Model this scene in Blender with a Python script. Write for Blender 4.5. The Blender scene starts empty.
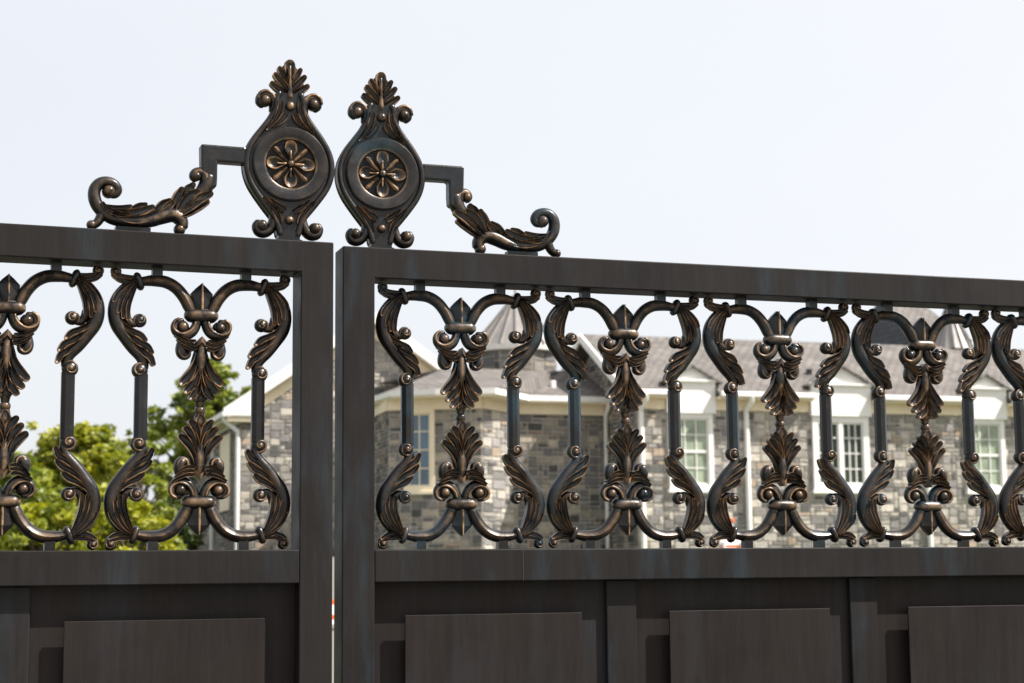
import bpy, math, random
from mathutils import Vector, Matrix, noise
R = math.radians
sc = bpy.context.scene
COL = sc.collection
random.seed(11)

# ------------------------------------------------------------------ camera geometry (used to turn measured pixels into points)
CAM = Vector((0, 0, 1.6)); FOC = 1750.0; PITCH, ROLL = .13427, -.01011
VF = Vector((0, math.cos(PITCH), math.sin(PITCH)))
_u = Vector((0, -math.sin(PITCH), math.cos(PITCH))); _r = Vector((1, 0, 0))
VR = _r * math.cos(ROLL) + _u * math.sin(ROLL); VU = _u * math.cos(ROLL) - _r * math.sin(ROLL)
def at(px, py, d):
    """the world point seen at pixel (px, py) at depth y = d"""
    v = VF + VR * ((px - 512) / FOC) - VU * ((py - 341.5) / FOC)
    return CAM + v * (d / v.y)

# ------------------------------------------------------------------ materials
def new_mat(name):
    m = bpy.data.materials.new(name); m.use_nodes = True
    nt = m.node_tree
    return m, nt, nt.nodes['Principled BSDF']
def nd(nt, typ, **kw):
    n = nt.nodes.new(typ)
    for k, v in kw.items():
        if k.startswith('i_'):
            n.inputs[k[2:].replace('_', ' ')].default_value = v
        else: setattr(n, k, v)
    return n
def ramp(nt, fac, stops):
    r = nt.nodes.new('ShaderNodeValToRGB')
    el = r.color_ramp.elements
    while len(el) < len(stops): el.new(0.5)
    for e, (p, c) in zip(el, stops):
        e.position = p; e.color = (*c, 1) if len(c) == 3 else c
    nt.links.new(fac, r.inputs[0]); return r.outputs[0]
def mixc(nt, fac, a, b, mode='MIX'):
    m = nt.nodes.new('ShaderNodeMix'); m.data_type = 'RGBA'; m.blend_type = mode
    for s, v in ((m.inputs[0], fac), (m.inputs[6], a), (m.inputs[7], b)):
        if hasattr(v, 'links') or isinstance(v, bpy.types.NodeSocket): nt.links.new(v, s)
        elif isinstance(v, (int, float)): s.default_value = v
        else: s.default_value = (*v, 1)
    return m.outputs[2]
def math_(nt, op, a, b=0.0, clamp=False):
    m = nt.nodes.new('ShaderNodeMath'); m.operation = op; m.use_clamp = clamp
    for s, v in ((m.inputs[0], a), (m.inputs[1], b)):
        if isinstance(v, bpy.types.NodeSocket): nt.links.new(v, s)
        else: s.default_value = v
    return m.outputs[0]
def noise_(nt, scale, detail=4, rough=.55, vec=None, stretch=None, coord='Object'):
    tc = nt.nodes.new('ShaderNodeTexCoord')
    src = tc.outputs[coord] if coord != 'World' else nt.nodes.new('ShaderNodeNewGeometry').outputs['Position']
    if stretch:
        mp = nt.nodes.new('ShaderNodeMapping'); mp.inputs['Scale'].default_value = stretch
        nt.links.new(src, mp.inputs[0]); src = mp.outputs[0]
    n = nt.nodes.new('ShaderNodeTexNoise')
    n.inputs['Scale'].default_value = scale; n.inputs['Detail'].default_value = detail
    n.inputs['Roughness'].default_value = rough
    nt.links.new(src, n.inputs['Vector'])
    return n.outputs[0]
def bump(nt, p, h, strength, dist):
    b = nt.nodes.new('ShaderNodeBump'); b.inputs['Strength'].default_value = strength
    b.inputs['Distance'].default_value = dist
    nt.links.new(h, b.inputs['Height']); nt.links.new(b.outputs[0], p.inputs['Normal'])

def mat_bronze(name, teal, amt):
    m, nt, p = new_mat(name)
    at = nd(nt, 'ShaderNodeAttribute', attribute_name='gild')
    n1 = noise_(nt, 38, 5, .65, coord='World'); n2 = noise_(nt, 9, 3, .6, coord='World'); n3 = noise_(nt, 170, 3, .6, coord='World')
    brk = ramp(nt, n1, [(.38, (.04,)*3), (.60, (1,)*3)])
    g = math_(nt, 'MULTIPLY', at.outputs['Fac'], brk, True)
    g = math_(nt, 'MULTIPLY', g, amt, True)
    dark = mixc(nt, ramp(nt, n2, [(.48, (0,)*3), (.74, (1,)*3)]), (.0068, .0060, .0060), teal)
    dark = mixc(nt, ramp(nt, n1, [(.55, (0,)*3), (.75, (.14,)*3)]), dark, (.070, .038, .022))
    col = mixc(nt, g, dark, (.55, .33, .175))
    nt.links.new(col, p.inputs['Base Color'])
    nt.links.new(math_(nt, 'ADD', math_(nt, 'MULTIPLY', g, .35), .04), p.inputs['Metallic'])
    nt.links.new(ramp(nt, n1, [(.3, (.24,)*3), (.7, (.42,)*3)]), p.inputs['Roughness'])
    p.inputs['Specular IOR Level'].default_value = .40
    bump(nt, p, n3, .25, .0012)
    return m
def mat_frame(name, tint, worn=(.10, .115, .125), axis='v'):
    m, nt, p = new_mat(name)
    st = (1, 1, .06) if axis == 'v' else (.06, 1, 1)
    n1 = noise_(nt, 55, 5, .65, stretch=st); n2 = noise_(nt, 5.5, 4, .6); n3 = noise_(nt, 300, 2, .6, stretch=(1, 1, .05))
    n4 = noise_(nt, 9, 5, .65, stretch=(1, 1, .22))
    c = mixc(nt, ramp(nt, n2, [(.3, (0,)*3), (.7, (1,)*3)]), tint, tuple(x * 1.35 for x in (tint[0], tint[1] * .93, tint[2] * .88)))
    c = mixc(nt, ramp(nt, n4, [(.50, (0,)*3), (.72, (.85,)*3)]), c, worn)
    c = mixc(nt, ramp(nt, n1, [(.35, (0,)*3), (.75, (.30,)*3)]), c, (.036, .030, .027))
    c = mixc(nt, ramp(nt, n3, [(.40, (0,)*3), (.80, (.35,)*3)]), c, (.008, .0065, .0065))
    # worn edges
    ge = nd(nt, 'ShaderNodeNewGeometry')
    nt.links.new(c, p.inputs['Base Color'])
    p.inputs['Metallic'].default_value = .0; p.inputs['Specular IOR Level'].default_value = .14
    nt.links.new(ramp(nt, n2, [(.3, (.42,)*3), (.7, (.60,)*3)]), p.inputs['Roughness'])
    bump(nt, p, n3, .12, .0008)
    return m
def mat_plain(name, col, rough=.6, var=.15, scale=6, metal=0, spec=.5, bmp=0, bscale=60):
    m, nt, p = new_mat(name)
    n = noise_(nt, scale, 5, .6)
    c = mixc(nt, ramp(nt, n, [(.3, (0,)*3), (.7, (1,)*3)]), tuple(x * (1 - var) for x in col), tuple(min(1, x * (1 + var)) for x in col))
    nt.links.new(c, p.inputs['Base Color'])
    p.inputs['Roughness'].default_value = rough; p.inputs['Metallic'].default_value = metal
    p.inputs['Specular IOR Level'].default_value = spec
    if bmp: bump(nt, p, noise_(nt, bscale, 4, .6), bmp, .01)
    return m
def mat_stone():
    m, nt, p = new_mat('stone')
    at = nd(nt, 'ShaderNodeAttribute', attribute_name='tone')
    n = noise_(nt, 9, 5, .65)
    c = mixc(nt, 1.0, at.outputs['Color'], ramp(nt, n, [(.25, (.62,)*3), (.75, (1.25,)*3)]), 'MULTIPLY')
    nt.links.new(c, p.inputs['Base Color']); p.inputs['Roughness'].default_value = .9
    bump(nt, p, noise_(nt, 22, 5, .7), .8, .03)
    return m
def mat_shingle(name, c1, c2, c3):
    m, nt, p = new_mat(name)
    uv = nd(nt, 'ShaderNodeUVMap', uv_map='UVMap')
    br = nd(nt, 'ShaderNodeTexBrick')
    br.inputs['Scale'].default_value = 1; br.inputs['Brick Width'].default_value = .26
    br.inputs['Row Height'].default_value = .19; br.inputs['Mortar Size'].default_value = .018
    br.inputs['Color1'].default_value = (*c1, 1); br.inputs['Color2'].default_value = (*c2, 1); br.inputs['Mortar'].default_value = (*c3, 1)
    br.inputs['Bias'].default_value = .1
    nt.links.new(uv.outputs[0], br.inputs['Vector'])
    n = noise_(nt, 1.3, 5, .65)
    c = mixc(nt, 1.0, br.outputs['Color'], ramp(nt, n, [(.3, (.78,)*3), (.7, (1.2,)*3)]), 'MULTIPLY')
    nt.links.new(c, p.inputs['Base Color']); p.inputs['Roughness'].default_value = .9
    bump(nt, p, br.outputs['Fac'], -.5, .03)
    return m
def mat_leaf(name, cols, trans=.45):
    m, nt, p = new_mat(name)
    nt.nodes.remove(p)
    at = nd(nt, 'ShaderNodeAttribute', attribute_name='tone')
    c = ramp(nt, at.outputs['Fac'], [(i / (len(cols) - 1), c) for i, c in enumerate(cols)])
    d = nd(nt, 'ShaderNodeBsdfDiffuse'); t = nd(nt, 'ShaderNodeBsdfTranslucent'); g = nd(nt, 'ShaderNodeBsdfGlossy')
    g.inputs['Roughness'].default_value = .5
    nt.links.new(c, d.inputs[0]); nt.links.new(c, t.inputs[0])
    mx = nd(nt, 'ShaderNodeMixShader'); mx.inputs[0].default_value = trans
    nt.links.new(d.outputs[0], mx.inputs[1]); nt.links.new(t.outputs[0], mx.inputs[2])
    m2 = nd(nt, 'ShaderNodeMixShader'); m2.inputs[0].default_value = .05
    nt.links.new(mx.outputs[0], m2.inputs[1]); nt.links.new(g.outputs[0], m2.inputs[2])
    nt.links.new(m2.outputs[0], nt.nodes['Material Output'].inputs[0])
    return m

M = {}
M['bronze_l'] = mat_bronze('bronze_brown', (.010, .011, .014), .85)
M['bronze_r'] = mat_bronze('bronze_verdigris', (.011, .028, .040), .75)
M['frame_l'] = mat_frame('gate_paint_left', (.0112, .0098, .0100), (.026, .033, .040))
M['frame_r'] = mat_frame('gate_paint_right', (.0108, .0099, .0104), (.026, .040, .052))
M['panel'] = mat_frame('gate_panel_paint', (.0128, .0098, .0095), (.022, .022, .025))
M['stone'] = mat_stone()
M['mortar'] = mat_plain('mortar', (.50, .46, .40), .95, .12, 3)
M['shingle'] = mat_shingle('shingle', (.112, .101, .093), (.178, .160, .147), (.056, .050, .046))
M['hip_shade_vent_dark'] = mat_shingle('hip_shade_vent_dark', (.045, .05, .058), (.07, .075, .085), (.03, .03, .035))  # darker shingle copy with shade in its colour; also the dark vent
M['stone_grey'] = mat_plain('grey_render', (.22, .21, .19), .9, .2, 3)
M['white'] = mat_plain('white_trim', (.78, .76, .72), .55, .04, 2)
M['cream'] = mat_plain('cream_trim', (.80, .69, .50), .6, .05, 2)
M['copper'] = mat_plain('standing_seam_metal', (.27, .248, .235), .45, .15, 1.5, .35)
M['glass_a'] = mat_plain('curtain_reflection_glass', (.27, .32, .23), .12, .35, 2.2)  # pale curtain plus green tree reflection painted into the base colour
M['glass_b'] = mat_plain('dark_glass', (.030, .042, .030), .1, .4, 2.2, spec=.3)
M['glass_c'] = mat_plain('sky_reflection_glass', (.10, .16, .22), .1, .3, 1.5)  # blue sky reflection painted into the pane's base colour
M['asphalt'] = mat_plain('asphalt', (.055, .053, .05), .9, .25, 40, bmp=.4, bscale=200)
M['concrete'] = mat_plain('concrete', (.30, .28, .25), .85, .12, 8, bmp=.2)
M['bounce_paving'] = mat_plain('bounce_gravel', (.150, .138, .118), .95, .15, 25, bmp=.4)
M['grass'] = mat_plain('grass', (.055, .075, .022), .95, .4, 4, bmp=.6, bscale=30)
M['bark'] = mat_plain('bark', (.09, .07, .05), .95, .3, 12, bmp=.5)
M['orange'] = mat_plain('orange_plastic', (.75, .13, .02), .45, .06, 10)
M['reflect'] = mat_plain('white_band', (.8, .8, .78), .4, .04, 10)
M['leaf_yellow'] = mat_leaf('leaf_yellow', [(.09, .125, .006), (.28, .31, .009), (.46, .44, .018)])
M['leaf_green'] = mat_leaf('leaf_green', [(.07, .115, .010), (.21, .26, .018), (.38, .40, .035)])
M['leaf_dark'] = mat_leaf('leaf_dark', [(.03, .05, .012), (.06, .09, .015), (.13, .16, .03)])

# ------------------------------------------------------------------ mesh builder
class MB:
    def __init__(s): s.v = []; s.f = []; s.g = []; s.uv = None
    def add(s, vs, fs, g=0.0):
        o = len(s.v); s.v += [tuple(p) for p in vs]
        s.f += [tuple(i + o for i in f) for f in fs]
        s.g += list(g) if isinstance(g, (list, tuple)) else [g] * len(vs)
    def merge(s, b): s.add(b.v, b.f, b.g); return s
    def mirror(s, sx=1, sz=1, fn=None):
        b = MB(); b.v = [(x * sx, y, z * sz) for x, y, z in s.v]
        b.f = [tuple(reversed(f)) for f in s.f] if sx * sz < 0 else list(s.f)
        b.g = list(s.g); return b
    def shift(s, dx, dy, dz): s.v = [(x + dx, y + dy, z + dz) for x, y, z in s.v]; return s
    def scaled(s, k): s.v = [(x * k * (1.0135 if k < .01 else 1), y * k, z * k) for x, y, z in s.v]; return s
    def tall(s, z0=.155, k=1.045): s.v = [(x, y, z if z < z0 else z0 + (z - z0) * k) for x, y, z in s.v]; return s
    def box(s, x0, x1, y0, y1, z0, z1, g=0.0):
        vs = [(x, y, z) for z in (z0, z1) for y in (y0, y1) for x in (x0, x1)]
        s.add(vs, [(0, 2, 3, 1), (4, 5, 7, 6), (0, 1, 5, 4), (2, 6, 7, 3), (0, 4, 6, 2), (1, 3, 7, 5)], g); return s
    def prism(s, pts, y0, y1, g=0.0):      # outline in x,z, counter-clockwise seen from -y
        n = len(pts)
        A = sum(pts[i][0] * pts[(i + 1) % n][1] - pts[(i + 1) % n][0] * pts[i][1] for i in range(n))
        if A < 0: pts = pts[::-1]
        vs = [(x, y0, z) for x, z in pts] + [(x, y1, z) for x, z in pts]
        fs = [tuple(range(n)), tuple(range(2 * n - 1, n - 1, -1))]
        fs += [(i, i + n, (i + 1) % n + n, (i + 1) % n) for i in range(n)]
        s.add(vs, fs, g); return s
    def build(s, name, mat, parent=None, smooth=False, tone=None, bevel=0, angle=None):
        me = bpy.data.meshes.new(name)
        me.from_pydata(s.v, [], s.f); me.validate(verbose=False); me.update()
        if len(me.vertices) == len(s.g) and any(s.g):
            a = me.attributes.new('gild', 'FLOAT', 'POINT'); a.data.foreach_set('value', s.g)
        if smooth:
            me.polygons.foreach_set('use_smooth', [True] * len(me.polygons))
            if angle: me.set_sharp_from_angle(angle=R(angle))
        o = bpy.data.objects.new(name, me); COL.objects.link(o)
        me.materials.append(mat)
        if parent: o.parent = parent
        if bevel:
            b = o.modifiers.new('bevel', 'BEVEL'); b.width = bevel; b.segments = 2; b.limit_method = 'ANGLE'
        return o

def catmull(P, n):
    """resample the polyline P (tuples of any length) to n points along a Catmull-Rom spline"""
    P = [tuple(p) for p in P]
    Q = [tuple(2 * a - b for a, b in zip(P[0], P[1]))] + P + [tuple(2 * a - b for a, b in zip(P[-1], P[-2]))]
    out = []; m = len(P) - 1
    for i in range(n):
        t = i / (n - 1) * m; k = min(int(t), m - 1); t -= k
        p0, p1, p2, p3 = Q[k:k + 4]
        out.append(tuple(.5 * (2 * b + (c - a) * t + (2 * a - 5 * b + 4 * c - d) * t * t + (3 * b - a - 3 * c + d) * t ** 3)
                         for a, b, c, d in zip(p0, p1, p2, p3)))
    return out
def frames(C):
    T = []
    for i in range(len(C)):
        a = C[max(i - 1, 0)]; b = C[min(i + 1, len(C) - 1)]
        dx, dz = b[0] - a[0], b[1] - a[1]; l = math.hypot(dx, dz) or 1
        T.append((dx / l, dz / l))
    return T
def tube(m, pts, n=None, k=12, ry=1.0, rot=0.0, y0=0.0, ridge=.5, power=1.0, cap=True, base=0.0):
    """pts: (x, z, r) or (x, z, r, y); a swept round bar; the front line carries the gilding"""
    P = [(p[0], p[1], p[2], (p[3] if len(p) > 3 else y0)) for p in pts]
    n = n or max(6, 4 * len(P)); C = catmull(P, n); T = frames(C)
    vs = []; g = []
    rows = []
    if cap: rows.append((C[0], T[0], .45, -.55))
    for c, t in zip(C, T): rows.append((c, t, 1, 0))
    if cap: rows.append((C[-1], T[-1], .45, .55))
    for c, t, sc_, off in rows:
        x, z, r, y = c; r = max(r, 1e-4)
        x += t[0] * off * r; z += t[1] * off * r
        for j in range(k):
            a = 2 * math.pi * j / k + rot
            ca, sa = math.cos(a), math.sin(a)
            if power != 1.0:
                ca = math.copysign(abs(ca) ** power, ca); sa = math.copysign(abs(sa) ** power, sa)
            vs.append((x - t[1] * ca * r * sc_, y + sa * r * ry * sc_, z + t[0] * ca * r * sc_))
            g.append(max(base, ridge * max(0, (-sa - .88) / .12)))
    N = len(rows); fs = []
    for i in range(N - 1):
        for j in range(k):
            fs.append((i * k + j, (i + 1) * k + j, (i + 1) * k + (j + 1) % k, i * k + (j + 1) % k))
    fs.append(tuple(range(k))); fs.append(tuple((N - 1) * k + j for j in reversed(range(k))))
    m.add(vs, fs, g)
PROF = [(-1, .05, .0), (-.84, 1.0, 1.0), (-.58, .48, .0), (-.2, .22, .0), (.2, .22, .0), (.58, .48, .0), (.84, 1.0, 1.0), (1, .05, .0)]
def leaf(m, pts, w, h=6.0, y0=0.0, n=11, wp=(.35, .75, 1.0, .95, .45), back=6.0, gold=1.0, lift=0.0):
    """pts (x, z) spine from base to tip; a hollow lobe with a raised gilded rim"""
    C = catmull([(p[0], p[1]) for p in pts], n); T = frames(C)
    W = [q[0] * w for q in catmull([(a,) for a in wp], n)]
    ring = len(PROF) + 2; vs = []; g = []
    for i, (c, t) in enumerate(zip(C, T)):
        u = i / (n - 1); hh = h * (.75 + .25 * math.sin(math.pi * u)); yy = y0 - lift * u
        for o, e, gl in PROF:
            vs.append((c[0] - t[1] * o * W[i], yy - hh * e, c[1] + t[0] * o * W[i]))
            g.append(gold * gl * (.55 + .45 * u))
        for o in (.8, -.8):
            vs.append((c[0] - t[1] * o * W[i], y0 + back, c[1] + t[0] * o * W[i])); g.append(0)
    # rounded, slightly curled tip
    c, t = C[-1], T[-1]; q = 0
    for ph in (28, 52, 74):
        q += 1; sp, cp = math.sin(R(ph)), math.cos(R(ph)); we = W[-1]
        for o, e, gl in PROF:
            ee = e + (1 - e) * .85 * (q / 3) if abs(o) < .99 else .1 + .5 * q / 3
            vs.append((c[0] + t[0] * we * sp - t[1] * o * we * cp, y0 - lift - h * .75 * ee, c[1] + t[1] * we * sp + t[0] * o * we * cp)); g.append(gold * max(gl, .9 * (q / 3) ** 1.5))
        for o in (.8, -.8):
            vs.append((c[0] + t[0] * we * sp * .9 - t[1] * o * we * cp, y0 + back, c[1] + t[1] * we * sp * .9 + t[0] * o * we * cp)); g.append(0)
    fs = []; n2 = n + 2
    for i in range(n2):
        for j in range(ring):
            fs.append((i * ring + j, i * ring + (j + 1) % ring, (i + 1) * ring + (j + 1) % ring, (i + 1) * ring + j))
    fs.append(tuple(reversed(range(ring)))); fs.append(tuple(n2 * ring + j for j in range(ring)))
    m.add(vs, fs, g)
def ball(m, x, z, r, y=0.0, ry=1.0, gold=.5, k=12, q=8):
    vs = [(x, y - r * ry, z)]; g = [gold]
    for i in range(1, q):
        a = math.pi * i / q
        for j in range(k):
            b = 2 * math.pi * j / k
            vs.append((x + r * math.sin(a) * math.cos(b), y - r * ry * math.cos(a), z + r * math.sin(a) * math.sin(b)))
            g.append(gold * max(0, math.cos(a)) ** 3)
    vs.append((x, y + r * ry, z)); g.append(0)
    fs = [(0, 1 + j, 1 + (j + 1) % k) for j in range(k)]
    for i in range(q - 2):
        for j in range(k):
            fs.append((1 + i * k + j, 1 + (i + 1) * k + j, 1 + (i + 1) * k + (j + 1) % k, 1 + i * k + (j + 1) % k))
    L = len(vs) - 1; o = 1 + (q - 2) * k
    fs += [(o + j, L, o + (j + 1) % k) for j in range(k)]
    m.add(vs, fs, g)
def whorl(m, x, z, rad, a0, turns=1.6, s=1, y=0.0, gold=.55, ry=.95):
    """a solid rounded scroll end with a raised spiral line running in to its eye"""
    ball(m, x, z, rad, y, ry, 0.0, k=18, q=10)
    P = []
    n = 16
    for i in range(n + 1):
        t = i / n; rr = rad * (.90 - .66 * t); a = a0 + s * t * turns * 2 * math.pi
        yy = y - rad * ry * math.sqrt(max(0, 1 - (rr / rad) ** 2)) - rad * .03
        P.append((x + rr * math.cos(a), z + rr * math.sin(a), rad * .17 * (1 - .35 * t), yy))
    tube(m, P, n=44, k=8, ridge=.55, base=gold)
    ball(m, x, z, rad * .38, y - rad * ry * .78, 1.0, .5)
def lathe(m, x, z, prof, k=48, g=None):      # profile (r, y) turned round the y axis through (x, z)
    vs = []; gg = []
    for i, (r, y) in enumerate(prof):
        for j in range(k):
            a = 2 * math.pi * j / k
            vs.append((x + r * math.cos(a), y, z + r * math.sin(a))); gg.append(g[i] if g else 0)
    fs = []
    for i in range(len(prof) - 1):
        for j in range(k): fs.append((i * k + j, i * k + (j + 1) % k, (i + 1) * k + (j + 1) % k, (i + 1) * k + j))
    fs.append(tuple(reversed(range(k)))); fs.append(tuple((len(prof) - 1) * k + j for j in range(k)))
    m.add(vs, fs, gg)

# ------------------------------------------------------------------ tagging
def tag(o, label=None, cat=None, group=None, kind=None):
    if label: o['label'] = label
    if cat: o['category'] = cat
    if group: o['group'] = group
    if kind: o['kind'] = kind
    return o
def empty(name, loc, rz=0):
    o = bpy.data.objects.new(name, None); COL.objects.link(o); o.location = loc; o.rotation_euler = (0, 0, rz)
    o.empty_display_size = .1
    return o
def copy_part(src, parent, loc):
    c = src.copy(); COL.objects.link(c); c.parent = parent; c.location = loc
    for ch in [x for x in bpy.data.objects if x.parent == src]:
        d = ch.copy(); COL.objects.link(d); d.parent = c
    return c

# ------------------------------------------------------------------ the cast ornament (millimetres, centre of the opening at 0,0)
MM = .001
def q_side_scroll():
    m = MB()
    tube(m, [(121, 239, 9), (133, 231, 11), (146, 218, 12.5), (157, 199, 13.5), (160, 177, 14), (155, 155, 14), (142, 134, 13), (127, 113, 12),
             (112, 96, 11), (106, 82, 9.5), (105, 72, 8)],
         n=50, k=14, ry=1.1, ridge=.06)
    whorl(m, 113, 69, 15.5, math.pi * .75, 1.15, -1, gold=.10)
    # fronds lying down the outer bend
    leaf(m, [(124, 240), (144, 227), (158, 211), (164, 199)], 4.6, 7, -10, back=8, wp=(.4, .7, .9, 1, .8), gold=1.3)
    leaf(m, [(123, 238), (140, 221), (152, 198), (156, 178)], 4.9, 7, -12, back=8, wp=(.4, .7, .9, 1, .8), gold=1.3)
    leaf(m, [(122, 236), (136, 214), (146, 190), (147, 168)], 4.9, 7, -11, back=8, wp=(.4, .7, .9, 1, .8), gold=1.3)
    leaf(m, [(121, 233), (130, 212), (137, 190), (138, 166)], 4.9, 7, -8, back=11, wp=(.4, .7, .9, 1, .8), gold=1.3)
    # small inner curl
    tube(m, [(140, 178, 8), (137, 166, 8), (130, 158, 7.5), (121, 157, 6)], n=14, k=10, ry=1.3, ridge=.2)
    whorl(m, 115, 164, 13.5, -math.pi * .25, 1.15, 1, gold=.14, ry=1.0)
    # fronds curling off the lower bend
    leaf(m, [(154, 166), (146, 153), (130, 142), (114, 135), (106, 127)], 7.2, 9, -6, n=14, back=10, wp=(.4, .75, .95, 1, .8), gold=1.2)
    leaf(m, [(147, 151), (136, 136), (118, 122), (102, 114), (94, 104)], 7.4, 9, -7, n=14, back=10, wp=(.4, .75, .95, 1, .8), gold=1.2)
    leaf(m, [(134, 129), (122, 113), (107, 101), (96, 94), (90, 82)], 7.4, 9, -7, n=14, back=10, wp=(.4, .75, .95, 1, .75), gold=1.2)
    # top curl reaching to the rail
    leaf(m, [(121, 246), (137, 245), (150, 246), (160, 251)], 4.8, 6, -7, back=9, wp=(.6, .8, 1, 1, .7))
    leaf(m, [(121, 240), (137, 237), (152, 239), (163, 245)], 5.4, 6, -7, back=9, wp=(.6, .8, 1, 1, .7))
    tube(m, [(146, 243, 5), (158, 245, 6.5), (165, 251, 6)], n=12, k=10, ry=1.5, ridge=.4)
    whorl(m, 160, 256, 10.5, -math.pi * .3, 1.1, 1, gold=.12, ry=1.1)
    # clasp
    tube(m, [(122, 252, 6.5), (120, 245, 8), (116, 234, 8), (113, 226, 6.5)], n=12, k=12, ry=1.9, ridge=.1)
    return m
def q_arc():
    m = MB()
    tube(m, [(11, 172, 8.5), (17, 182, 9.5), (23, 194, 11.5), (33, 213, 12.0), (48, 230, 12.0), (67, 240, 12.0), (88, 242, 11.5), (106, 240, 9.5), (118, 237, 8.5)],
         n=30, k=8, ry=1.15, ridge=.30)
    m.box(74.5, 93.5, -9, 9, 246, 268)
    return m
def q_volute():
    m = MB()
    tube(m, [(7, 172, 8), (9, 160, 9), (15, 148, 9.5), (25, 141, 10), (37, 140, 9.5), (47, 146, 8.5), (50, 156, 7.5), (45, 165, 6.5), (35, 167, 5.5)],
         n=30, k=12, ry=1.25, ridge=.2)
    tube(m, [(12, 165, 2.5), (15, 155, 3), (23, 146, 3), (35, 141, 3), (47, 144, 3), (54, 153, 3), (52, 164, 3), (43, 170, 2.5)], n=26, k=8, y0=-11, ridge=.8, base=.18)
    ball(m, 36, 154, 15, 3, .8, 0)
    ball(m, 35, 155, 10.5, -5, 1.2, .4)
    leaf(m, [(50, 139), (38, 131), (25, 126), (14, 128)], 5.2, 7, -10, back=14, wp=(.5, .8, 1, 1, .6))
    leaf(m, [(46, 131), (34, 123), (23, 119), (12, 120)], 5.0, 7, -11, back=14, wp=(.5, .8, 1, 1, .6))
    leaf(m, [(40, 122), (29, 115), (20, 112), (11, 113)], 4.6, 7, -11, back=14, wp=(.5, .8, 1, 1, .6))
    tube(m, [(36, 126, 9), (37, 112, 11), (34, 103, 11), (27, 102, 9), (23, 110, 6)], n=18, k=10, ry=1.3, ridge=.1)
    tube(m, [(40, 118, 2.2), (41, 105, 2.5), (33, 96, 2.5), (24, 100, 2.5), (21, 111, 2)], n=14, k=8, y0=-10, ridge=.8, base=.18)
    return m
def spade_tip():
    m = MB()
    out = [(0, 241), (11, 231), (21, 220), (18, 205), (14, 186), (-14, 186), (-18, 205), (-21, 220), (-11, 231)]
    n = len(out)
    vs = [(x, -4, z) for x, z in out] + [(x, 6, z) for x, z in out] + [(0, -13, 222), (0, -13, 188)]
    rid = [2 * n, 2 * n + 1]; fs = []
    for i in range(n):
        j = (i + 1) % n; fs.append((i, i + n, j + n, j))
        zi = (out[i][1] + out[j][1]) / 2
    fs += [(0, 1, rid[0]), (1, 2, rid[0]), (2, 3, rid[1], rid[0]), (3, 4, rid[1]), (4, 5, rid[1]), (5, 6, rid[1]), (6, 7, rid[0], rid[1]), (7, 8, rid[0]), (8, 0, rid[0])]
    fs.append(tuple(range(2 * n - 1, n - 1, -1)))
    fs = [tuple(reversed(f)) for f in fs]
    m.add(vs, fs, 0.0)
    tube(m, [(0, 239, 1.2), (0, 222, 2.0), (0, 188, 2.2)], n=8, k=8, y0=-12.2, ridge=1, base=.9)
    return m
def collar():
    m = MB(); tube(m, [(-25, 178, 12), (-18, 178, 14), (0, 178, 14.5), (18, 178, 14), (25, 178, 12)], n=14, k=14, ry=1.3, ridge=.45); return m
def palmette():
    m = MB()
    # hood
    vs = [(0, -16, 137), (13, -8, 124), (8, -12, 117), (0, -17, 126), (-8, -12, 117), (-13, -8, 124), (0, 8, 137), (13, 8, 124), (8, 8, 117), (0, 8, 126), (-8, 8, 117), (-13, 8, 124)]
    fs = [(0, 1, 2, 3), (0, 3, 4, 5), (6, 9, 8, 7), (6, 11, 10, 9)] + [(i, i + 6, (i + 1) % 6 + 6, (i + 1) % 6) for i in range(6)]
    m.add(vs, fs, [.3, 0, .2, .8, .2, 0] + [0] * 6)
    # body tongue and backing
    tube(m, [(0, 126, 7), (0, 112, 11), (0, 95, 12), (0, 78, 9.5), (0, 62, 6), (0, 46, 3.5), (0, 34, 2)], n=22, k=12, ry=1.05, y0=-2, ridge=.55)
    tube(m, [(0, 112, 12), (0, 80, 22), (0, 58, 25), (0, 42, 21), (0, 26, 11), (0, 14, 6)], n=18, k=12, ry=.28, y0=2, ridge=0)
    for s in (-1, 1):
        def L(p): return [(s * a, b) for a, b in p]
        leaf(m, L([(5, 110), (9, 90), (19, 72), (35, 59)]), 10.4, 10, -1, wp=(.4, .7, .95, 1, .72), back=6, lift=4)
        leaf(m, L([(4, 90), (8, 70), (15, 56), (27, 44)]), 10.0, 10, -4, wp=(.4, .7, .95, 1, .72), back=6, lift=4)
        leaf(m, L([(3, 68), (6, 52), (10, 41), (18, 31)]), 9.4, 10, -6, wp=(.4, .7, .95, 1, .72), back=6, lift=4)
    leaf(m, [(0, 46), (0, 35), (0, 25), (0, 17)], 11.5, 7, -7, wp=(.4, .9, 1, .85, .5), back=10, lift=2)
    tube(m, [(0, 34, 11), (0, 18, 10), (0, 2, 7.5)], n=8, k=10, ry=1.1)
    return m
def squash(m, k, z1=112.0):   # shorter tips for the lower palmette
    m.v = [(x, y, (z if z > z1 or z < 13 else z - k * min(1, (z1 - z) / 60.0) * min(1, (z - 13) / 12.0))) for x, y, z in m.v]
    return m

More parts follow.
